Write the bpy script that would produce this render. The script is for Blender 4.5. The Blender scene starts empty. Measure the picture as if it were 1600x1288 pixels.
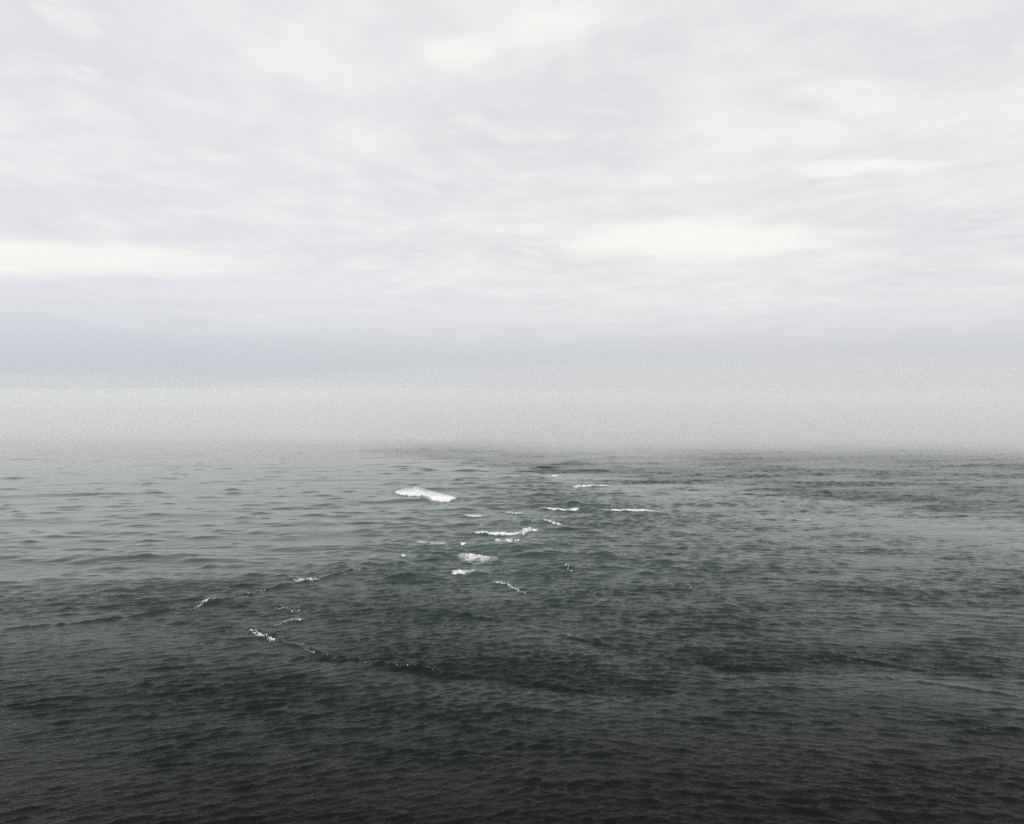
import bpy, math
import numpy as np

R = math.radians
sc = bpy.context.scene
C = sc.collection

# ------------------------------------------------------------------ camera
CAM_H = 100.0
F_PX = 1150.0                      # focal length in pixels of the 1600 x 1288 frame
IMW, IMH = 1600.0, 1288.0
HORIZON_PX = 602.0
SEA_FAR = 30000.0
PITCH = math.atan((IMH / 2 - HORIZON_PX) / F_PX) - math.atan(CAM_H / SEA_FAR)
cam_d = bpy.data.cameras.new('camera')
cam = bpy.data.objects.new('camera', cam_d)
C.objects.link(cam)
cam.location = (0, 0, CAM_H)
cam.rotation_euler = (math.pi / 2 - PITCH, 0, 0)
cam_d.sensor_width = 36.0
cam_d.lens = 36.0 * F_PX / IMW
cam_d.clip_start = 0.5
cam_d.clip_end = 120000
sc.camera = cam

# ------------------------------------------------------------------ render
sc.render.engine = 'CYCLES'
cy = sc.cycles
cy.max_bounces = 10
cy.diffuse_bounces = 2
cy.glossy_bounces = 3
cy.transparent_max_bounces = 12
cy.volume_bounces = 8
cy.use_denoising = False
cy.use_adaptive_sampling = False
try:
    cy.sampling_pattern = 'BLUE_NOISE'
except Exception:
    pass
cy.denoiser = 'OPENIMAGEDENOISE'
cy.denoising_input_passes = 'RGB_ALBEDO_NORMAL'
vs = sc.view_settings
vs.view_transform = 'Standard'
vs.look = 'None'
vs.exposure = 0.0
vs.gamma = 1.0
vs.use_curve_mapping = False

# ------------------------------------------------------------------ node helper
class NT:
    def __init__(s, tree):
        s.t = tree
        tree.nodes.clear()
    def n(s, kind, **kw):
        nd = s.t.nodes.new(kind)
        for k, v in kw.items():
            setattr(nd, k, v)
        return nd
    def plug(s, sock, v):
        if v is None:
            return
        if hasattr(v, 'is_output'):
            s.t.links.new(v, sock)
        else:
            sock.default_value = v
    def math(s, op, a, b=None, c=None, clamp=False):
        nd = s.n('ShaderNodeMath', operation=op, use_clamp=clamp)
        for i, v in enumerate((a, b, c)):
            s.plug(nd.inputs[i], v)
        return nd.outputs[0]
    def vmath(s, op, a, b=None):
        nd = s.n('ShaderNodeVectorMath', operation=op)
        s.plug(nd.inputs[0], a)
        if b is not None:
            s.plug(nd.inputs[1], b)
        return nd.outputs[0]
    def xyz(s, x, y, z):
        nd = s.n('ShaderNodeCombineXYZ')
        for i, v in enumerate((x, y, z)):
            s.plug(nd.inputs[i], v)
        return nd.outputs[0]
    def mix(s, f, a, b):
        nd = s.n('ShaderNodeMix', data_type='RGBA')
        s.plug(nd.inputs['Factor'], f)
        ins = [i for i in nd.inputs if i.type == 'RGBA']
        s.plug(ins[0], a)
        s.plug(ins[1], b)
        return [o for o in nd.outputs if o.type == 'RGBA'][0]
    def ramp(s, v, lo, hi, a=0.0, b=1.0, smooth=True):
        nd = s.n('ShaderNodeMapRange')
        nd.interpolation_type = 'SMOOTHSTEP' if smooth else 'LINEAR'
        for i, x in enumerate((v, lo, hi, a, b)):
            s.plug(nd.inputs[i], x)
        return nd.outputs[0]
    def noise(s, vec, scale, detail=4, rough=0.5, dist=0.0):
        nd = s.n('ShaderNodeTexNoise')
        s.plug(nd.inputs['Vector'], vec)
        nd.inputs['Scale'].default_value = scale
        nd.inputs['Detail'].default_value = detail
        nd.inputs['Roughness'].default_value = rough
        nd.inputs['Distortion'].default_value = dist
        return nd.outputs[0]

def srgb(r, g, b):
    f = lambda c: (c / 255 / 12.92) if c <= 10 else ((c / 255 + 0.055) / 1.055) ** 2.4
    return (f(r), f(g), f(b), 1.0)

# ------------------------------------------------------------------ world: overcast sky
SUN_EL, SUN_AZ = R(58), R(150)      # azimuth clockwise from +Y
world = bpy.data.worlds.new('World')
sc.world = world
world.use_nodes = True
W = NT(world.node_tree)
gen = W.n('ShaderNodeTexCoord').outputs['Generated']
nrm = W.vmath('NORMALIZE', gen)
sep = W.n('ShaderNodeSeparateXYZ')
W.plug(sep.inputs[0], nrm)
dx, dy, dz = sep.outputs
dzp = W.math('MAXIMUM', dz, 0.0)
den = W.math('ADD', dzp, 0.05)
u = W.math('DIVIDE', dx, den)
v = W.math('DIVIDE', dy, den)
cl = W.xyz(u, v, 0.0)              # where the view ray meets the cloud deck, in cloud-base heights
# soft stratocumulus: broad rolls, tufts and thin places
warp = W.n('ShaderNodeTexNoise')
W.plug(warp.inputs['Vector'], cl)
warp.inputs['Scale'].default_value = 0.7
warp.inputs['Detail'].default_value = 3
wv = W.vmath('SUBTRACT', warp.outputs['Color'], (0.5, 0.5, 0.5))
sc_ = W.n('ShaderNodeVectorMath', operation='SCALE')
W.plug(sc_.inputs[0], wv)
sc_.inputs['Scale'].default_value = 0.35
clw = W.vmath('ADD', cl, sc_.outputs[0])
broad = W.noise(W.vmath('MULTIPLY', clw, (0.50, 0.62, 1)), 1.0, 2, 0.5)
mid = W.noise(W.vmath('ADD', W.vmath('MULTIPLY', clw, (1.6, 1.75, 1)), (7.3, 2.1, 0)), 1.0, 5, 0.52)
fine = W.noise(W.vmath('ADD', W.vmath('MULTIPLY', clw, (4.4, 4.0, 1)), (1.7, 9.4, 0)), 1.0, 5, 0.55)
dens0 = W.math('ADD', W.math('MULTIPLY', broad, 0.30), W.math('ADD', W.math('MULTIPLY', mid, 0.42), W.math('MULTIPLY', fine, 0.28)))
far_soft = W.ramp(dz, 0.07, 0.22, 0.45, 1.0)             # distant cloud loses contrast in the haze
dens = W.math('ADD', W.math('MULTIPLY', W.math('SUBTRACT', dens0, 0.49), far_soft), 0.49)
thin = W.ramp(dens, 0.50, 0.38)                      # 1 where the deck is thin
tuft = W.math('MULTIPLY', W.math('MULTIPLY', W.ramp(mid, 0.50, 0.68), W.ramp(fine, 0.44, 0.68)), far_soft)

def gap(px, py, wx, wy, tilt=0.0):
    """a thin or thick place in the deck, at the direction seen at pixel (px, py)"""
    a = math.atan2(px - IMW / 2, F_PX)
    e = math.atan((HORIZON_PX - py) / F_PX * math.cos(a))
    d = math.sin(e) + 0.05
    cu, cv = math.cos(e) * math.sin(a) / d, math.cos(e) * math.cos(a) / d
    k = math.cos(e) / d / F_PX
    su = wx * k
    sv = wy * k / d
    wob = W.n('ShaderNodeVectorMath', operation='SCALE')
    W.plug(wob.inputs[0], wv)
    wob.inputs['Scale'].default_value = 1.5
    q = W.vmath('SUBTRACT', W.vmath('ADD', cl, wob.outputs[0]), (cu, cv, 0))
    q = W.vmath('DIVIDE', q, (su, sv, 1))
    ln = W.n('ShaderNodeVectorMath', operation='LENGTH')
    W.plug(ln.inputs[0], q)
    return W.ramp(ln.outputs['Value'], 1.2, 0.35)

g1 = gap(1090, 384, 215, 34)
g2 = gap(110, 412, 300, 30)
g3 = gap(1330, 268, 110, 14)
g4 = gap(730, 90, 80, 40)
g5 = gap(900, 70, 110, 60)
g6 = gap(1250, 175, 80, 24)
thick1 = gap(240, 460, 330, 18)
light = W.math('ADD', W.math('MULTIPLY', thin, 0.75), W.math('MULTIPLY', tuft, 0.65))
for g, s in ((g1, 0.95), (g2, 0.9), (g3, 0.65), (g4, 0.5), (g5, 0.45), (g6, 0.5), (thick1, -1.0)):
    light = W.math('ADD', light, W.math('MULTIPLY', g, s))
light = W.math('MINIMUM', W.math('MAXIMUM', light, 0.0), 1.0)
grey = W.mix(W.ramp(dens, 0.46, 0.61), srgb(235, 235, 237), srgb(221, 221, 226))
# slightly cooler to the west (left), warmer towards the veiled sun
cool = W.ramp(dx, 0.1, -0.75)
grey = W.mix(W.math('MULTIPLY', cool, 0.5), grey, srgb(222, 225, 234))
cloud = W.mix(light, grey, srgb(251, 249, 245))
# the distant rain-grey band under the deck
band_c = W.mix(W.ramp(dx, -0.6, 0.35), srgb(198, 204, 211), srgb(204, 207, 210))
band = W.ramp(dz, 0.13, 0.015)
skyc = W.mix(band, cloud, band_c)
# clear air above the deck, seen faintly through its thin places
nis = W.n('ShaderNodeTexSky', sky_type='NISHITA', sun_disc=False, sun_elevation=SUN_EL, sun_rotation=SUN_AZ)
nsc = W.n('ShaderNodeVectorMath', operation='SCALE')
W.plug(nsc.inputs[0], nis.outputs[0])
nsc.inputs['Scale'].default_value = 0.10
skyc = W.mix(W.math('MULTIPLY', thin, 0.06), skyc, nsc.outputs[0])
# an overcast sky grows brighter towards the zenith
zen = W.n('ShaderNodeVectorMath', operation='SCALE')
W.plug(zen.inputs[0], skyc)
W.plug(zen.inputs['Scale'], W.ramp(dz, 0.5, 1.0, 1.0, 1.4, False))
skyc = zen.outputs[0]
# below the horizon: the dark sea going on behind the viewer
skyc = W.mix(W.ramp(dz, -0.012, -0.006), (0.02, 0.024, 0.023, 1), skyc)
bg = W.n('ShaderNodeBackground')
W.plug(bg.inputs['Color'], skyc)
bg.inputs['Strength'].default_value = 1.0
wo = W.n('ShaderNodeOutputWorld')
W.plug(wo.inputs['Surface'], bg.outputs[0])
try:
    world.cycles.sampling_method = 'MANUAL'
    world.cycles.sample_map_resolution = 512
except Exception:
    pass

# ------------------------------------------------------------------ veiled sun
sd = bpy.data.lights.new('sun', 'SUN')
sd.energy = 1.2
sd.angle = R(25)
sd.color = (1.0, 0.97, 0.92)
sun = bpy.data.objects.new('sun', sd)
C.objects.link(sun)
sun.rotation_euler = (math.pi / 2 - SUN_EL, 0, math.pi - SUN_AZ)

# ------------------------------------------------------------------ geometry helpers
def at(px, py):
    """the point of the calm sea seen at pixel (px, py) of the photograph"""
    X = (px - IMW / 2) / F_PX
    Z = (IMH / 2 - py) / F_PX
    cp, sp = math.cos(PITCH), math.sin(PITCH)
    yy = cp + Z * sp
    zz = -sp + Z * cp
    t = CAM_H / -zz
    return X * t, yy * t

def smooth(x, a, b):
    t = np.clip((x - a) / (b - a), 0, 1)
    return t * t * (3 - 2 * t)

class Tile:
    """periodic random surface with a chosen band of wavelengths"""
    def __init__(s, L, N, lmin, lmax, ang, spread, power, seed, iso=False):
        rng = np.random.default_rng(seed)
        k = np.fft.fftfreq(N, L / N) * 2 * math.pi
        kx, ky = np.meshgrid(k, k)
        kk = np.hypot(kx, ky)
        kk[0, 0] = 1e-6
        lo, hi = 2 * math.pi / lmax, 2 * math.pi / lmin
        A = kk ** (-power)
        A *= smooth(kk, lo * 0.75, lo * 1.15) * (1 - smooth(kk, hi * 0.85, hi * 1.2))
        if not iso:
            th = np.arctan2(ky, kx) - (ang + math.pi / 2)
            A *= np.abs(np.cos(th)) ** spread
        ph = rng.normal(size=(N, N)) + 1j * rng.normal(size=(N, N))
        F = ph * A
        h = np.fft.ifft2(F).real
        gx = np.fft.ifft2(np.fft.fft2(h) * 1j * kx).real
        gy = np.fft.ifft2(np.fft.fft2(h) * 1j * ky).real
        s.slope = math.sqrt((gx ** 2 + gy ** 2).mean())
        s.std = h.std()
        s.h, s.L, s.N = h, L, N
    def raw(s, x, y):
        fx = (x / s.L * s.N) % s.N
        fy = (y / s.L * s.N) % s.N
        ix = np.floor(fx).astype(int)
        iy = np.floor(fy).astype(int)
        tx, ty = fx - ix, fy - iy
        ix %= s.N
        iy %= s.N
        jx, jy = (ix + 1) % s.N, (iy + 1) % s.N
        h = s.h
        return (h[iy, ix] * (1 - tx) + h[iy, jx] * tx) * (1 - ty) + (h[jy, ix] * (1 - tx) + h[jy, jx] * tx) * ty
    def waves(s, x, y, slope, peak=0.5):
        """height with rms slope `slope`, crests sharpened by `peak`"""
        h = s.raw(x, y) / s.std
        if peak:
            h = (np.exp(peak * np.clip(h, -3, 3)) - math.exp(peak * peak / 2)) / peak / math.exp(peak * peak / 2)
        return h * (s.std / s.slope * slope)
    def unit(s, x, y):
        return s.raw(x, y) / s.std

# crest directions (angle of the crest line from +X)
swell = Tile(1900, 1024, 22, 75, R(3), 14, 2.2, 11)
mid_a = Tile(520, 1024, 3.8, 9.5, R(9), 9, 1.6, 12)
mid_b = Tile(470, 1024, 3.8, 9.5, R(-7), 8, 1.6, 13)
chop_a = Tile(290, 1024, 1.7, 4.8, R(20), 14, 1.6, 14)
chop_b = Tile(270, 1024, 1.7, 4.8, R(-11), 11, 1.6, 15)
rip_a = Tile(150, 1024, 0.9, 2.4, R(22), 6, 1.7, 16)
rip_b = Tile(137, 1024, 0.9, 2.4, R(-12), 5, 1.7, 17)
gust = Tile(2600, 512, 60, 900, 0, 0, 1.6, 18, iso=True)
patch = Tile(700, 512, 9, 120, R(0), 2.5, 1.3, 19)
lump = Tile(60, 512, 0.5, 12, 0, 0, 1.35, 20, iso=True)
lump2 = Tile(47, 512, 0.35, 4, 0, 0, 1.2, 21, iso=True)

# ------------------------------------------------------------------ breakers, caps and foam lines, read off the photograph
# front edge (towards the camera) and back edge as pixel polylines; ridge = height of the wave under it (m)
FOAM = [
 dict(name='breaking_wave', cat='wave', label='widest breaking wave, twin lobes of white water farthest out on the reef',
      front=[(615, 771), (630, 775), (648, 776), (657, 780), (676, 784), (696, 785), (716, 781)],
      back=[(612, 770), (626, 766), (650, 764), (668, 766), (685, 769), (702, 773), (717, 780)], ridge=1.7, cover=1.15, fade=0.55, thick=0.45, rag=0.10),
 dict(name='breaking_wave', cat='wave', label='narrow bright breaking crest with a hooked end beside a long fading streak',
      front=[(843, 795), (858, 797), (874, 799), (892, 800), (906, 797)],
      back=[(842, 793), (860, 794), (876, 795), (892, 796), (907, 794)], ridge=1.6, cover=1.0, fade=0.5, thick=0.5),
 dict(name='foam_streak', cat='foam', label='long thin fading white streak trailing off towards the open water',
      front=[(925, 797), (950, 799), (975, 799.5), (1000, 799), (1045, 803)],
      back=[(925, 795), (950, 796), (975, 796), (1005, 796), (1045, 799)], ridge=0.8, cover=0.9, fade=0.4, thick=0.25, ends=0.35),
 dict(name='breaking_wave', cat='wave', label='breaking wave in the middle with a dark peak at its end',
      front=[(738, 836), (755, 836.5), (768, 838), (785, 838.5), (802, 837), (815, 833)],
      back=[(738, 835), (755, 834.5), (768, 834), (786, 833), (803, 831.5), (816, 829)], ridge=1.7, cover=0.95, fade=0.5, thick=0.5),
 dict(name='whitecap', cat='whitecap', label='white flecks flung behind the dark peaked wave in the middle',
      front=[(812, 836), (820, 836), (830, 831), (846, 831)],
      back=[(812, 834), (818, 826), (828, 825), (846, 829)], ridge=0.8, cover=0.5, fade=0.3, thick=0.35),
 dict(name='foam_patch', cat='foam', label='thin foam lying just below the dark peaked breaker',
      front=[(770, 845), (785, 847), (800, 847), (814, 845)],
      back=[(770, 842), (785, 842), (800, 841.5), (814, 842)], ridge=0.0, cover=0.42, fade=0.3, thick=0.15),
 dict(name='foam_streak', cat='foam', label='faint pale streak nearer than the widest breaker, left of two',
      front=[(715, 807), (730, 808.5), (748, 808.5), (770, 807)],
      back=[(715, 805), (730, 805.5), (748, 805), (770, 805)], ridge=0.7, cover=0.72, fade=0.4, thick=0.2, ends=0.4),
 dict(name='foam_streak', cat='foam', label='faint pale streak between the widest breaker and the hooked crest',
      front=[(782, 801), (797, 803), (812, 804), (828, 804)],
      back=[(780, 799.5), (797, 800), (812, 800.5), (828, 802)], ridge=0.7, cover=0.72, fade=0.4, thick=0.2, ends=0.4),
 dict(name='foam_patch', cat='foam', label='pair of short pale streaks below the widest breaker on smooth water',
      front=[(648, 849), (662, 850), (680, 851.5), (700, 850.5)],
      back=[(648, 846), (662, 845.5), (680, 847), (700, 848)], ridge=0.3, cover=0.55, fade=0.3, thick=0.2, hole=(0.42, 0.05)),
 dict(name='whitecap', cat='whitecap', label='tiny solitary white tuft between the middle breaker and the pale streaks',
      front=[(716, 852), (722, 853), (728, 851)],
      back=[(716, 849), (722, 848), (728, 849.5)], ridge=0.6, cover=0.58, fade=0.3, thick=0.3, ends=0.4),
 dict(name='whitecap', cat='whitecap', label='small white tuft at the end of a dark wave line',
      front=[(624, 869.5), (630, 872), (638, 870.5)],
      back=[(624, 867), (630, 866), (638, 868)], ridge=0.7, cover=0.6, fade=0.35, thick=0.3, ends=0.4),
 dict(name='foam_patch', cat='foam', label='broad lacy patch of spent foam above the nearest whitecap',
      front=[(704, 872), (725, 880), (748, 883.5), (770, 882), (792, 876)],
      back=[(704, 866), (722, 864), (745, 866), (768, 870), (792, 875)], ridge=0.25, cover=0.85, fade=-0.6, thick=0.16, ends=0.5),
 dict(name='breaking_wave', cat='wave', label='nearest compact white breaker below the lacy foam patch',
      front=[(705, 896), (712, 899), (722, 898.5), (738, 897), (762, 898)],
      back=[(705, 893), (713, 891.5), (722, 891.5), (738, 892), (762, 894)], ridge=1.3, cover=0.9, fade=0.35, thick=0.55, tail=0.45),
 dict(name='foam_line', cat='foam', label='broken slanting foam line running away from the nearest breaker',
      front=[(768, 909), (788, 914), (800, 921), (815, 927.5), (832, 931)],
      back=[(770, 906), (790, 909), (803, 916), (818, 923), (833, 928)], ridge=0.7, cover=0.55, fade=0.35, thick=0.3),
 dict(name='whitecap', cat='whitecap', label='ragged little cap on a dark wave under the hooked crest',
      front=[(846, 817), (856, 817), (866, 820), (880, 822)],
      back=[(846, 815), (856, 814), (866, 816), (880, 820)], ridge=1.2, cover=0.5, fade=0.2, thick=0.4),
 dict(name='foam_streak', cat='foam', label='faint ragged streak of foam highest up, beyond the hooked crest',
      front=[(890, 763), (915, 762), (935, 761), (958, 761)],
      back=[(890, 760.5), (915, 759), (935, 757), (958, 759)], ridge=0.5, cover=0.5, fade=0.3, thick=0.25),
 dict(name='whitecap', cat='whitecap', label='tiny far speck of white near the fog edge',
      front=[(862, 745.5), (867, 746), (872, 745.5)],
      back=[(862, 744), (867, 743.5), (872, 744)], ridge=0.6, cover=0.8, fade=0.3, thick=0.5),
 dict(name='foam_line', cat='foam', label='bright broken foam along the upper seam where smooth water meets rippled',
      front=[(448, 902), (462, 908), (480, 910), (496, 908), (512, 904)],
      back=[(448, 898), (462, 900), (482, 896), (498, 902), (512, 902)], ridge=0.9, cover=0.27, fade=0.25, thick=0.35),
 dict(name='foam_line', cat='foam', label='scattered foam at the outer end of the upper seam',
      front=[(284, 953), (298, 955), (314, 948), (332, 942), (348, 940)],
      back=[(288, 946), (300, 940), (316, 937), (334, 934), (348, 937)], ridge=0.7, cover=0.17, fade=0.1, thick=0.35),
 dict(name='foam_line', cat='foam', label='bright slanting foam line at the point of the lower seam',
      front=[(386, 985), (400, 992), (412, 998), (424, 1005), (440, 1009)],
      back=[(390, 982), (405, 987), (417, 993), (428, 998), (444, 1006)], ridge=0.8, cover=0.36, fade=0.25, thick=0.3),
 dict(name='foam_line', cat='foam', label='sparse flecks trailing along the lower seam on dark water',
      front=[(455, 1012), (490, 1024), (530, 1036), (590, 1044), (660, 1052), (705, 1060)],
      back=[(458, 1008), (493, 1019), (533, 1030), (592, 1038), (662, 1046), (708, 1055)], ridge=0.6, cover=0.04, fade=0.2, thick=0.25),
 dict(name='foam_line', cat='foam', label='short flecked foam linking the upper and lower seams',
      front=[(425, 981), (440, 976), (456, 972), (476, 970)],
      back=[(425, 978), (440, 972), (452, 966), (480, 966)], ridge=0.4, cover=0.16, fade=0.2, thick=0.25),
 dict(name='foam_patch', cat='foam', label='little cluster of flecks in the crook between the two seams',
      front=[(420, 951), (440, 953), (458, 958), (474, 957)],
      back=[(420, 947), (440, 946), (458, 948), (474, 951)], ridge=0.3, cover=0.10, fade=0.0, thick=0.25),
 dict(name='foam_patch', cat='foam', label='small upright scatter of flecks alone on the rippled water',
      front=[(1064, 921), (1072, 925), (1082, 922)],
      back=[(1064, 914), (1073, 908), (1082, 911)], ridge=0.3, cover=0.06, fade=0.0, thick=0.3),
 dict(name='foam_patch', cat='foam', label='faint upright scatter of flecks beside the slanting foam line',
      front=[(882, 892), (890, 897), (898, 892)],
      back=[(882, 884), (891, 878), (900, 884)], ridge=0.3, cover=0.05, fade=0.0, thick=0.25),
 dict(name='foam_streak', cat='foam', label='pale wisp of foam alone on the dark rough water',
      front=[(1235, 813), (1250, 814), (1272, 815)],
      back=[(1235, 811), (1250, 811), (1272, 813)], ridge=0.6, cover=0.25, fade=0.2, thick=0.25),
 dict(name='foam_line', cat='foam', label='sparse flecks where the long seam crosses the rippled water',
      front=[(925, 1007), (950, 1016), (975, 1022), (1000, 1027)],
      back=[(928, 1003), (953, 1011), (978, 1017), (1002, 1023)], ridge=0.4, cover=-0.12, fade=0.1, thick=0.25),
 dict(name='foam_line', cat='foam', label='few far-off flecks near the end of the long seam',
      front=[(1290, 1023), (1312, 1030), (1335, 1034), (1362, 1040)],
      back=[(1292, 1019), (1314, 1025), (1337, 1030), (1363, 1036)], ridge=0.4, cover=-0.12, fade=0.1, thick=0.25),
 dict(name='foam_line', cat='foam', label='thin flecks joining the outer and inner foam of the upper seam',
      front=[(346, 942), (370, 937), (400, 930), (425, 923), (450, 913)],
      back=[(346, 938), (370, 933), (400, 926), (425, 919), (450, 909)], ridge=0.3, cover=0.04, fade=0.0, thick=0.2),
 dict(name='foam_line', cat='foam', label='last flecks of the upper seam running out towards the breakers',
      front=[(512, 906), (540, 901), (570, 895), (600, 888), (622, 882)],
      back=[(512, 903), (540, 898), (570, 892), (600, 885), (622, 879)], ridge=0.3, cover=0.0, fade=0.0, thick=0.2),
]
# tide-rip seams without foam: small steep ridges where two currents meet
SEAMS = [
 ([(0, 985), (120, 975), (230, 962), (300, 948), (350, 940), (440, 918), (500, 906), (560, 895), (625, 880), (660, 872)], 0.75),
 ([(385, 983), (430, 1004), (520, 1030), (600, 1044), (700, 1056), (820, 1070), (960, 1090)], 0.6),
 ([(690, 955), (760, 968), (860, 990), (960, 1016), (1060, 1034), (1200, 1046), (1400, 1062), (1600, 1092)], 0.5),
 ([(1090, 925), (1160, 945), (1240, 965), (1300, 975)], 0.35),
 ([(1230, 1010), (1330, 1030), (1450, 1050), (1600, 1065)], 0.2),
]

def pts(pl):
    a = np.array([at(*p) for p in pl])
    return a[:, 0], a[:, 1]

# ------------------------------------------------------------------ sea grid: x = (y + APEX) * t
APEX = 120.0
rows = [20.0]
while rows[-1] < SEA_FAR:
    y = rows[-1]
    if y < 130: d = 3.0
    elif y < 420: d = 0.54 + 0.0016 * max(0, y - 250)
    elif y < 900: d = 0.9 + (y - 420) * 0.0026
    else: d = 2.2 + (y - 900) * 0.02
    rows.append(y + min(d, 900))
rows = np.array(rows)
t_in = np.linspace(-0.74, 0.74, 1080)
t_out = 0.74 * (6 / 0.74) ** (np.arange(1, 31) / 30)
cols = np.concatenate([-t_out[::-1], t_in, t_out])
GX = (rows[:, None] + APEX) * cols[None, :]
GY = np.repeat(rows[:, None], len(cols), 1)

def px_of(x, y):
    """photo column and row of a point of the calm sea"""
    cp, sp = math.cos(PITCH), math.sin(PITCH)
    dep = y * cp + CAM_H * sp
    up = y * sp - CAM_H * cp
    return IMW / 2 + F_PX * x / dep, IMH / 2 - F_PX * up / dep

ARC = [(430, 699), (500, 703), (620, 713), (760, 730), (900, 748), (1050, 762), (1200, 772), (1400, 796), (1600, 815), (1900, 840)]

def zones(x, y):
    g = gust.unit(x, y)
    p = patch.unit(x, y)
    # smooth water in the lee, left; rippled water right and near; reef water between
    xb = np.interp(y, [150, 300, 340, 420, 560, 800, 1100, 1600], [-420, -330, -240, -70, 40, 100, 0, -500])
    w = 30 + 0.10 * y
    calm = 1 - smooth(x + 0.10 * y * 0.3 * g, xb - w, xb + w)
    calm *= smooth(y + 18 * g, 235, 460)
    fx, fy = pts(SEAMS[0][0])
    calm *= 0.30 + 0.70 * smooth(y - np.interp(x, fx, fy) - 3 * p, -4, 26)
    ax, ay = pts(ARC)
    beyond = smooth(y - np.interp(x, ax, ay) + 22 * p, -15, 40) * smooth(x, ax[0] - 40, ax[0] + 260)
    calm *= 1 - beyond
    near = 1 - smooth(y, 190, 470)
    reef = np.exp(-((x - 20) / 115) ** 2) * smooth(y, 330, 430) * (1 - smooth(y, 780, 980))
    return calm, near, reef, g, p, beyond

def heights(x, y):
    calm, near, reef, g, p, beyond = zones(x, y)
    left = 1 - smooth(x / (y + 60), -0.25, 0.35)
    rough = 1 - calm
    amp = np.clip(1 + 0.30 * g + 0.24 * p, 0.35, 1.8)
    fade_c = 1 - smooth(y, 520, 800)
    fade_r = 1 - smooth(y, 240, 400)
    far = 1 - smooth(y, 1600, 3000)
    z = swell.waves(x, y, 0.034, 0.55) * (0.55 + 0.4 * calm + 0.45 * reef - 0.32 * near)
    z += (mid_a.waves(x, y, 0.105, 0.4) * np.sqrt(left) + mid_b.waves(x, y, 0.125, 0.35) * np.sqrt(1 - left)) * (0.46 + 0.70 * rough + 0.45 * reef - 0.50 * near) * amp
    z += (chop_a.waves(x, y, 0.165, 0.45) * np.sqrt(left) + chop_b.waves(x, y, 0.17, 0.35) * np.sqrt(1 - left)) * (0.42 + 0.62 * rough) * amp * fade_c
    z += (rip_a.waves(x, y, 0.11, 0.4) * np.sqrt(left) + rip_b.waves(x, y, 0.10, 0.4) * np.sqrt(1 - left)) * (0.18 + 0.82 * rough) * amp * fade_r
    z *= far
    # lone wavelets: short steep humps with a crescent crest
    rng = np.random.default_rng(5)
    spots = []
    for i in range(1150):
        if i < 720:
            qx, qy = rng.uniform(-60, 830), 690 + 230 * rng.uniform(0, 1) ** 1.1
        else:
            qx, qy = rng.normal(790, 140), rng.uniform(712, 905)
        spots.append((*at(qx, qy), rng.uniform(4, 13), rng.uniform(2.2, 4.6), rng.uniform(0.25, 0.95), rng.uniform(-0.10, 0.12), rng.uniform(-0.012, 0.006), i >= 720))
    foam_boxes = []
    for f in FOAM:
        if f['cover'] > 0.5:
            bx_, by_ = pts(f['front'] + f['back'])
            foam_boxes.append((bx_.min(), bx_.max(), by_.min(), by_.max()))
    for (cx, cy_, sx, sy, hh, tl, cv, reef_spot) in spots:
        if any(fx0 - 6 < cx < fx1 + 6 and fy0 - 26 < cy_ < fy1 + 6 for fx0, fx1, fy0, fy1 in foam_boxes):
            continue                                    # keep the breakers' own faces clear
        k = cy_ / 600
        sx, sy, hh = sx * (0.40 + 0.50 * k), sy * (0.55 + 0.36 * k), hh * (0.55 + 0.42 * k)
        if reef_spot:
            sx, hh = sx * 1.25, hh * 1.3
        j0, j1 = np.searchsorted(rows, (cy_ - 40, cy_ + 50))
        r0 = (cx - 3.2 * sx) / (cy_ + APEX)
        r1 = (cx + 3.2 * sx) / (cy_ + APEX)
        i0, i1 = np.searchsorted(cols, (r0 - 0.02, r1 + 0.02))
        if j1 <= j0 or i1 <= i0:
            continue
        X = x[j0:j1, i0:i1] - cx
        Y = y[j0:j1, i0:i1] - cy_ - tl * X - cv * X * X
        prof = np.where(Y < 0, np.exp(-(np.abs(Y) / sy) ** 1.6), np.exp(-(Y / (1.9 * sy)) ** 2))
        z[j0:j1, i0:i1] += hh * np.exp(-(X / sx) ** 2) * prof
    # ridges under breakers and along the seams
    def ridge(pl, hh, wf, wb, taper):
        fx, fy = pts(pl)
        o = np.argsort(fx)
        fx, fy = fx[o], fy[o]
        j0, j1 = np.searchsorted(rows, (fy.min() - 25, fy.max() + 45))
        X, Y = x[j0:j1], y[j0:j1]
        yf = np.interp(X, fx, fy)
        e = np.clip(np.minimum(X - fx[0] + taper * 0.4, fx[-1] - X + taper * 0.4) / taper, 0, 1)
        e = e * e * (3 - 2 * e)
        D = Y - yf - 1.2
        prof = np.where(D < 0, np.exp(-(np.abs(D) / wf) ** 1.7), np.exp(-(D / wb) ** 2))
        wob = 0.75 + 0.35 * np.clip(lump.unit(X * 0.35, Y * 0.2), -1.5, 1.5)
        z[j0:j1] += hh * e * prof * wob
    for f in FOAM:
        if f['ridge'] > 0:
            span = abs(f['front'][-1][0] - f['front'][0][0]) * 0.45
            ridge(f['front'], f['ridge'], 2.2, 6.0, min(10, max(2.0, span * 0.3)))
    for pl, hh in SEAMS:
        ridge(pl, hh * 1.25, 0.9, 2.4, 10)
    return z

GZ = heights(GX, GY)

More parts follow.
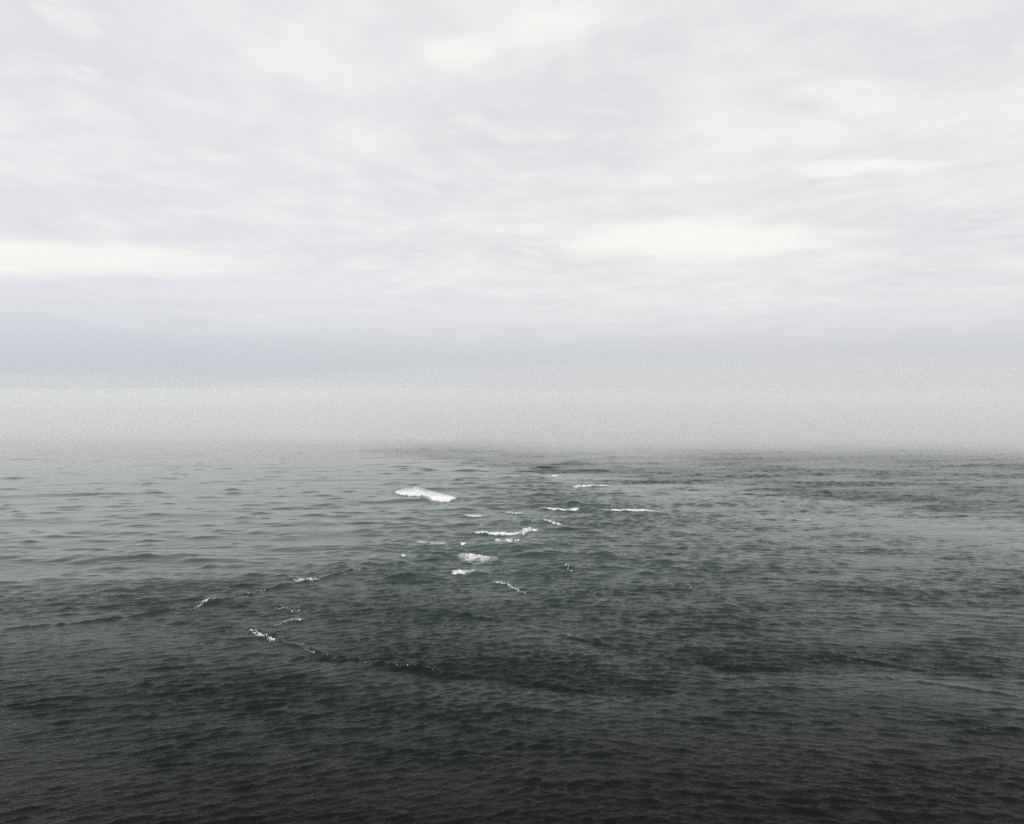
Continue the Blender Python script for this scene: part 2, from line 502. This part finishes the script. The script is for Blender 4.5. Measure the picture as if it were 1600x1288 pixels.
def sea_z(x, y):
    """height of the built sea surface (interpolated in its own grid)"""
    fj = np.interp(y, rows, np.arange(len(rows)))
    fi = np.interp(x / (y + APEX), cols, np.arange(len(cols)))
    j = np.clip(np.floor(fj).astype(int), 0, len(rows) - 2)
    i = np.clip(np.floor(fi).astype(int), 0, len(cols) - 2)
    a, b = fj - j, fi - i
    return (GZ[j, i] * (1 - b) + GZ[j, i + 1] * b) * (1 - a) + (GZ[j + 1, i] * (1 - b) + GZ[j + 1, i + 1] * b) * a

def grid_mesh(name, X, Y, Z, keep=None, smooth_shade=True):
    m, n = X.shape
    co = np.stack([X, Y, Z], -1).reshape(-1, 3).astype(np.float32)
    idx = np.arange(m * n, dtype=np.int32).reshape(m, n)
    q = np.stack([idx[:-1, :-1], idx[:-1, 1:], idx[1:, 1:], idx[1:, :-1]], -1).reshape(-1, 4)
    if keep is not None:
        q = q[keep.reshape(-1)]
        used = np.unique(q)
        remap = np.full(m * n, -1, np.int32)
        remap[used] = np.arange(len(used), dtype=np.int32)
        q = remap[q]
        co = co[used]
    else:
        used = slice(None)
    me = bpy.data.meshes.new(name)
    me.vertices.add(len(co))
    me.vertices.foreach_set('co', co.reshape(-1))
    me.loops.add(q.size)
    me.loops.foreach_set('vertex_index', np.ascontiguousarray(q, np.int32).reshape(-1))
    me.polygons.add(len(q))
    me.polygons.foreach_set('loop_start', np.arange(0, q.size, 4, dtype=np.int32))
    me.polygons.foreach_set('loop_total', np.full(len(q), 4, np.int32))
    me.polygons.foreach_set('use_smooth', np.full(len(q), smooth_shade))
    me.update(calc_edges=True)
    return me, used

def attr(me, name, vals):
    a = me.attributes.new(name, 'FLOAT', 'POINT')
    a.data.foreach_set('value', np.ascontiguousarray(vals, np.float32).reshape(-1))

def new_mat(name):
    m = bpy.data.materials.new(name)
    m.use_nodes = True
    return m, NT(m.node_tree)

# ------------------------------------------------------------------ sea material
sea_mat, S = new_mat('sea_water')
pos = S.n('ShaderNodeNewGeometry').outputs['Position']
ruf = S.n('ShaderNodeAttribute', attribute_name='ruffle').outputs['Fac']
n1 = S.noise(S.vmath('MULTIPLY', pos, (0.30, 0.62, 0.6)), 1.0, 5, 0.55, 0.6)
n2 = S.noise(S.vmath('MULTIPLY', pos, (1.1, 2.0, 2.0)), 1.0, 4, 0.6, 0.4)
hgt = S.math('ADD', S.math('MULTIPLY', n1, 0.85), S.math('MULTIPLY', n2, 0.22))
bump = S.n('ShaderNodeBump')
S.plug(bump.inputs['Height'], hgt)
bump.inputs['Distance'].default_value = 0.55
S.plug(bump.inputs['Strength'], ruf)
sp_ = S.n('ShaderNodeBsdfPrincipled')
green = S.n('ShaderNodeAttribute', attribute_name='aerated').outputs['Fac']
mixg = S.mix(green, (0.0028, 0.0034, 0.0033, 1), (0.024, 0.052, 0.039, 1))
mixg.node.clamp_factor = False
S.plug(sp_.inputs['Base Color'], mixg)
sp_.inputs['IOR'].default_value = 1.33
S.plug(sp_.inputs['Specular IOR Level'], S.ramp(ruf, 0.05, 1.0, 0.85, 0.08, False))
S.plug(sp_.inputs['Roughness'], S.ramp(ruf, 0.0, 1.0, 0.03, 0.07, False))
S.plug(sp_.inputs['Normal'], bump.outputs[0])
so = S.n('ShaderNodeOutputMaterial')
S.plug(so.inputs['Surface'], sp_.outputs[0])

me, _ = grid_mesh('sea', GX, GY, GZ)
calm, near, reef, g_, p_, beyond = zones(GX, GY)
ruffle = (1 - calm) * (0.53 + 0.42 * beyond + 0.13 * g_ * (1 - near) + 0.11 * np.clip(p_, -1.2, 1.2) * (1 - 0.75 * near)) + calm * (0.08 + 0.03 * g_ + 0.04 * p_)
ruffle = ruffle + 0.42 * near
ax_, ay_ = pts(ARC)                                     # smoother water just inside the outer arc
D = np.interp(GX, ax_, ay_) - GY - 14 * p_
ruffle -= 0.16 * smooth(D, 0, 25) * (1 - smooth(D, 70, 220)) * (1 - calm) * smooth(GX, -150, 0)
for pl, hh in SEAMS[1:]:                                # slick strip on the near side of each seam
    fx, fy = pts(pl)
    D = np.interp(GX, fx, fy) - GY - 4 * p_
    ins = smooth(GX, fx[0], fx[0] + 40) * (1 - smooth(GX, fx[-1] - 20, fx[-1] + 40))
    ruffle -= 0.25 * ins * smooth(D, -1, 3) * (1 - smooth(D, 8, 26))
    ruffle += 0.06 * ins * smooth(-D, -1, 3) * (1 - smooth(-D, 8, 26))
ruffle = np.clip(ruffle, 0.02, 1.0)
attr(me, 'ruffle', ruffle)
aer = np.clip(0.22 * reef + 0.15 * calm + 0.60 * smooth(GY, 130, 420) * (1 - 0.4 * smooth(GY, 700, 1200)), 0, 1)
for f in FOAM:                                          # pale churned water round the breakers
    if f['cover'] > 0.4:
        fx, fy = pts(f['front'] + f['back'])
        cx_, cy_ = fx.mean(), fy.mean()
        sx_, sy_ = np.ptp(fx) * 0.5 + 6, np.ptp(fy) * 0.5 + 9
        aer += 0.40 * np.exp(-((GX - cx_) / sx_) ** 2 - ((GY - cy_ - 4) / sy_) ** 2) * np.clip(0.8 + 0.3 * p_, 0.2, 1.3)
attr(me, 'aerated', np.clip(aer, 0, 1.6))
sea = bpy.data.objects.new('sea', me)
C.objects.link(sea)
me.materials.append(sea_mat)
sea['kind'] = 'structure'
sea['label'] = 'dark green grey sea with wind ripples, swell and tide rips'

# ------------------------------------------------------------------ foam
foam_mat, F = new_mat('sea_foam')
fpos = F.n('ShaderNodeNewGeometry').outputs['Position']
cov = F.n('ShaderNodeAttribute', attribute_name='cover').outputs['Fac']
lace = F.noise(F.vmath('MULTIPLY', fpos, (1.1, 0.8, 1.0)), 1.6, 6, 0.65, 0.8)
al = F.ramp(F.math('ADD', F.math('MULTIPLY', cov, 1.0), F.math('SUBTRACT', lace, 0.5)), 0.22, 0.92)
fp = F.n('ShaderNodeBsdfPrincipled')
fp.inputs['Base Color'].default_value = (0.80, 0.81, 0.80, 1)
fp.inputs['Roughness'].default_value = 0.75
F.plug(fp.inputs['Alpha'], al)
fb = F.n('ShaderNodeBump')
F.plug(fb.inputs['Height'], lace)
fb.inputs['Strength'].default_value = 0.5
fb.inputs['Distance'].default_value = 0.15
F.plug(fp.inputs['Normal'], fb.outputs[0])
fo = F.n('ShaderNodeOutputMaterial')
F.plug(fo.inputs['Surface'], fp.outputs[0])

def build_foam(f):
    fx, fy = pts(f['front'])
    bx, by = pts(f['back'])
    if f['name'] == 'foam_line':
        bx, by = fx + 0.6 * (bx - fx), fy + 0.6 * (by - fy)
    s = np.concatenate([[0], np.cumsum(np.hypot(np.diff(fx), np.diff(fy)))])
    dep = np.hypot(bx - fx, by - fy).max()
    nu = int(np.clip(s[-1] / 0.35, 16, 260))
    nv = int(np.clip(dep / 0.45, 10, 130))
    U = np.linspace(0, 1, nu)
    V = np.linspace(-0.08, 1.08, nv)
    su = s / s[-1]
    FX, FY, BX, BY = (np.interp(U, su, a) for a in (fx, fy, bx, by))
    X = FX[None] * (1 - V[:, None]) + BX[None] * V[:, None]
    Y = FY[None] * (1 - V[:, None]) + BY[None] * V[:, None]
    # ragged edges: shove the sample points about
    big = f['cover'] > 0.5 and s[-1] > 14
    sh = 0.45 if big else 0.3
    X = X + sh * lump.unit(X, Y * 0.6)
    Y = Y + sh * lump.unit(Y * 0.7 + 13, X + 31)
    VV, UU = np.meshgrid(V, U, indexing='ij')
    eu = np.clip(np.minimum(UU, 1 - UU) / f.get('ends', 0.12), 0, 1) ** 0.7
    ev = np.clip(np.minimum(VV + 0.08, 1.08 - VV) / 0.14, 0, 1)
    fade = f['fade']
    prof = 1 - fade * np.clip(VV, 0, 1) if fade >= 0 else 1 + fade * np.clip(1 - VV, 0, 1)
    if 'tail' in f:
        prof = prof * np.interp(UU, [0, 0.35, 0.55, 1], [1, 1, f['tail'], f['tail'] * 0.6])
    c = f['cover'] * prof
    if 'hole' in f:
        c = c * (1 - np.exp(-((UU - f['hole'][0]) / f['hole'][1]) ** 2))
    nz = 0.5 * lump.unit(X * 0.8 + 7, Y * 0.45) + 0.5 * lump2.unit(X, Y * 0.6)
    if not big:
        nz = 0.55 * lump.unit(X * 1.5 + 7, Y * 0.8) + 0.6 * lump2.unit(X * 1.6, Y * 0.9)
    if f['name'] == 'foam_line':
        SS, VD = UU * s[-1], VV * dep
        nz = 0.6 * lump2.unit(SS * 0.55 + 3, VD * 1.1) + 0.6 * lump.unit(SS * 0.5 + 19, VD * 0.9)
    cover = np.clip((c + f.get('rag', 0.17 if big else 0.26) * nz) * eu * ev, 0, 1.2)
    thr = 0.30
    if not big:
        cover = np.where(cover > thr, thr + (cover - thr) * (1.5 if f['name'] == 'foam_line' else 2.2), cover)
    off = f['thick'] * np.clip((cover - thr) / 0.6, -0.5, 1) * (0.8 + 0.35 * lump2.unit(X * 1.3, Y * 1.3)) + 0.03
    Z = sea_z(X, Y) + off
    Z = np.where(cover < thr - 0.05, sea_z(X, Y) - 0.12, Z)
    up = cover > thr - 0.06
    keep = up[:-1, :-1] | up[:-1, 1:] | up[1:, 1:] | up[1:, :-1]
    ox, oy = X.mean(), Y.mean()
    oz = float(sea_z(np.array([ox]), np.array([oy]))[0])
    me, used = grid_mesh(f['name'], X - ox, Y - oy, Z - oz, keep)
    attr(me, 'cover', cover.reshape(-1)[used])
    o = bpy.data.objects.new(f['name'], me)
    o.location = (ox, oy, oz)
    C.objects.link(o)
    me.materials.append(foam_mat)
    o['label'] = f['label']
    o['category'] = f['cat']
    o['group'] = 'breakers and foam over the reef' if f['name'] != 'foam_line' else 'foam along the tide rips'
    if 'flecks' in f['label'] and f['cover'] < 0.05:
        o['kind'] = 'stuff'
    return o

for f in FOAM:
    build_foam(f)

# ------------------------------------------------------------------ fog lying on the far sea
def volume_mat(name, col, dens, g):
    m, T = new_mat(name)
    pv = T.n('ShaderNodeVolumePrincipled')
    pv.inputs['Color'].default_value = col
    pv.inputs['Density'].default_value = dens
    pv.inputs['Anisotropy'].default_value = g
    o = T.n('ShaderNodeOutputMaterial')
    T.plug(o.inputs['Volume'], pv.outputs[0])
    return m

def fog_sheet():
    """low fog: a thin closed sheet that swells from nothing at its ragged near edge"""
    ys = 380 + (29000 - 380) * np.linspace(0, 1, 210) ** 3.4
    tt = np.linspace(-1.9, 1.9, 180)
    Y, T = np.meshgrid(ys, tt, indexing='ij')
    X = (Y + APEX) * T
    pxx = IMW / 2 + F_PX * X / Y
    edge = np.interp(pxx, [-400, 0, 350, 500, 800, 1100, 1350, 1600, 2200], [1050, 1020, 1050, 1090, 1080, 1010, 950, 880, 830])
    wid = np.interp(pxx, [-400, 0, 350, 500, 900, 1200, 1600, 2200], [1000, 900, 750, 330, 280, 380, 500, 560])
    e = edge + 18 * gust.unit(X, Y) + 9 * gust.unit(X * 3.1, Y * 3.1)
    th = 5 * smooth(Y, e, e + wid)
    mist = 1 - smooth(pxx, 250, 900)                    # thin mist reaching in over the calm water
    th += mist * 2.4 * smooth(Y + 60 * gust.unit(X, Y), 420, 1250)
    top = np.where(th > 0.05, th, -3.0)
    m, n = X.shape
    co = np.concatenate([np.stack([X, Y, top], -1).reshape(-1, 3), np.stack([X, Y, np.full_like(X, -4.0)], -1).reshape(-1, 3)])
    idx = np.arange(m * n).reshape(m, n)
    up = np.stack([idx[:-1, :-1], idx[:-1, 1:], idx[1:, 1:], idx[1:, :-1]], -1).reshape(-1, 4)
    fs = [tuple(a) for a in up] + [tuple(a[::-1] + m * n) for a in up]
    ring = list(idx[0, :]) + list(idx[1:, -1]) + list(idx[-1, -2::-1]) + list(idx[-2:0:-1, 0])
    for a, b in zip(ring, ring[1:] + ring[:1]):
        fs.append((b, a, a + m * n, b + m * n))
    me = bpy.data.meshes.new('fog')
    me.from_pydata(co.tolist(), [], [tuple(int(i) for i in q) for q in fs])
    me.update()
    o = bpy.data.objects.new('fog', me)
    C.objects.link(o)
    me.materials.append(volume_mat('low_fog', (0.985, 0.986, 0.98, 1), 0.026, 0.0))
    o['kind'] = 'stuff'
    o['label'] = 'low white fog lying on the far sea'
    return o

fog_sheet()

def sea_mist():
    """deep thin mist over the far sea, its near side a long gentle slope"""
    ys = np.concatenate([np.linspace(820, 3000, 60), np.linspace(3300, 29500, 30)])
    xs = np.linspace(-1, 1, 60)
    Y, T = np.meshgrid(ys, xs, indexing='ij')
    X = T * (Y * 2.2 + 400)
    e = 880 + 40 * np.sin(X / 900.0) - 60 * smooth(X, 0, 1500)
    top = np.where(Y > e, 68 * smooth(Y, e - 200, e + 1900), -3.0)
    m, n = X.shape
    co = np.concatenate([np.stack([X, Y, top], -1).reshape(-1, 3), np.stack([X, Y, np.full_like(X, -4.5)], -1).reshape(-1, 3)])
    idx = np.arange(m * n).reshape(m, n)
    up = np.stack([idx[:-1, :-1], idx[:-1, 1:], idx[1:, 1:], idx[1:, :-1]], -1).reshape(-1, 4)
    fs = [tuple(a) for a in up] + [tuple(a[::-1] + m * n) for a in up]
    ring = list(idx[0, :]) + list(idx[1:, -1]) + list(idx[-1, -2::-1]) + list(idx[-2:0:-1, 0])
    for a, b in zip(ring, ring[1:] + ring[:1]):
        fs.append((b, a, a + m * n, b + m * n))
    me = bpy.data.meshes.new('mist')
    me.from_pydata(co.tolist(), [], [tuple(int(i) for i in q) for q in fs])
    me.update()
    o = bpy.data.objects.new('mist', me)
    C.objects.link(o)
    me.materials.append(volume_mat('sea_mist', (0.985, 0.986, 0.98, 1), 0.0025, 0.0))
    o['kind'] = 'stuff'
    o['label'] = 'deep thin mist fading the far sea into the sky'

sea_mist()

def fog_bank(label, dens, cx, cy_, rx, ry, rz):
    """a wide low lens of thin fog standing on the far sea"""
    nu_, nv_ = 96, 24
    verts, faces = [], []
    for j in range(nv_ + 1):
        th = math.pi * j / nv_
        for i in range(nu_):
            ph = 2 * math.pi * i / nu_
            k = 1 + 0.05 * math.sin(3 * ph + 1.0) + 0.03 * math.sin(7 * ph + 2 * th)
            verts.append((cx + rx * k * math.sin(th) * math.cos(ph), cy_ + ry * k * math.sin(th) * math.sin(ph), max(-3.5, rz * math.cos(th))))
    for j in range(nv_):
        for i in range(nu_):
            a, b = j * nu_ + i, j * nu_ + (i + 1) % nu_
            faces.append((a, a + nu_, b + nu_, b))
    me = bpy.data.meshes.new('fog_bank')
    me.from_pydata(verts, [], faces)
    me.validate()
    me.update()
    o = bpy.data.objects.new('fog_bank', me)
    C.objects.link(o)
    me.materials.append(volume_mat('bank_fog', (0.985, 0.985, 0.975, 1), dens, 0.0))
    o['kind'] = 'stuff'
    o['label'] = label

fog_bank('tall pale fog bank hiding the horizon on the open side', 0.0001, 5200.0, 9500.0, 9500.0, 5200.0, 480.0)
fog_bank('thin veil of fog over the horizon beyond the smooth water', 0.000045, -9500.0, 12500.0, 9500.0, 6500.0, 330.0)

# ------------------------------------------------------------------ haze: the air itself
hx = 6 * (SEA_FAR + APEX) + 2000
zt = 560.0
hv = [(sx * hx, y, z) for z in (-6.0, zt) for (sx, y) in ((-1, -800.0), (1, -800.0), (1, SEA_FAR + 2000), (-1, SEA_FAR + 2000))]
hm = bpy.data.meshes.new('haze')
hm.from_pydata(hv, [], [(3, 2, 1, 0), (4, 5, 6, 7), (0, 1, 5, 4), (1, 2, 6, 5), (2, 3, 7, 6), (3, 0, 4, 7)])
hm.update()
hz = bpy.data.objects.new('haze', hm)
C.objects.link(hz)
hm.materials.append(volume_mat('haze_air', (0.95, 0.97, 1.0, 1), 0.000016, 0.3))
hz['kind'] = 'stuff'
hz['label'] = 'thin sea haze filling the air'
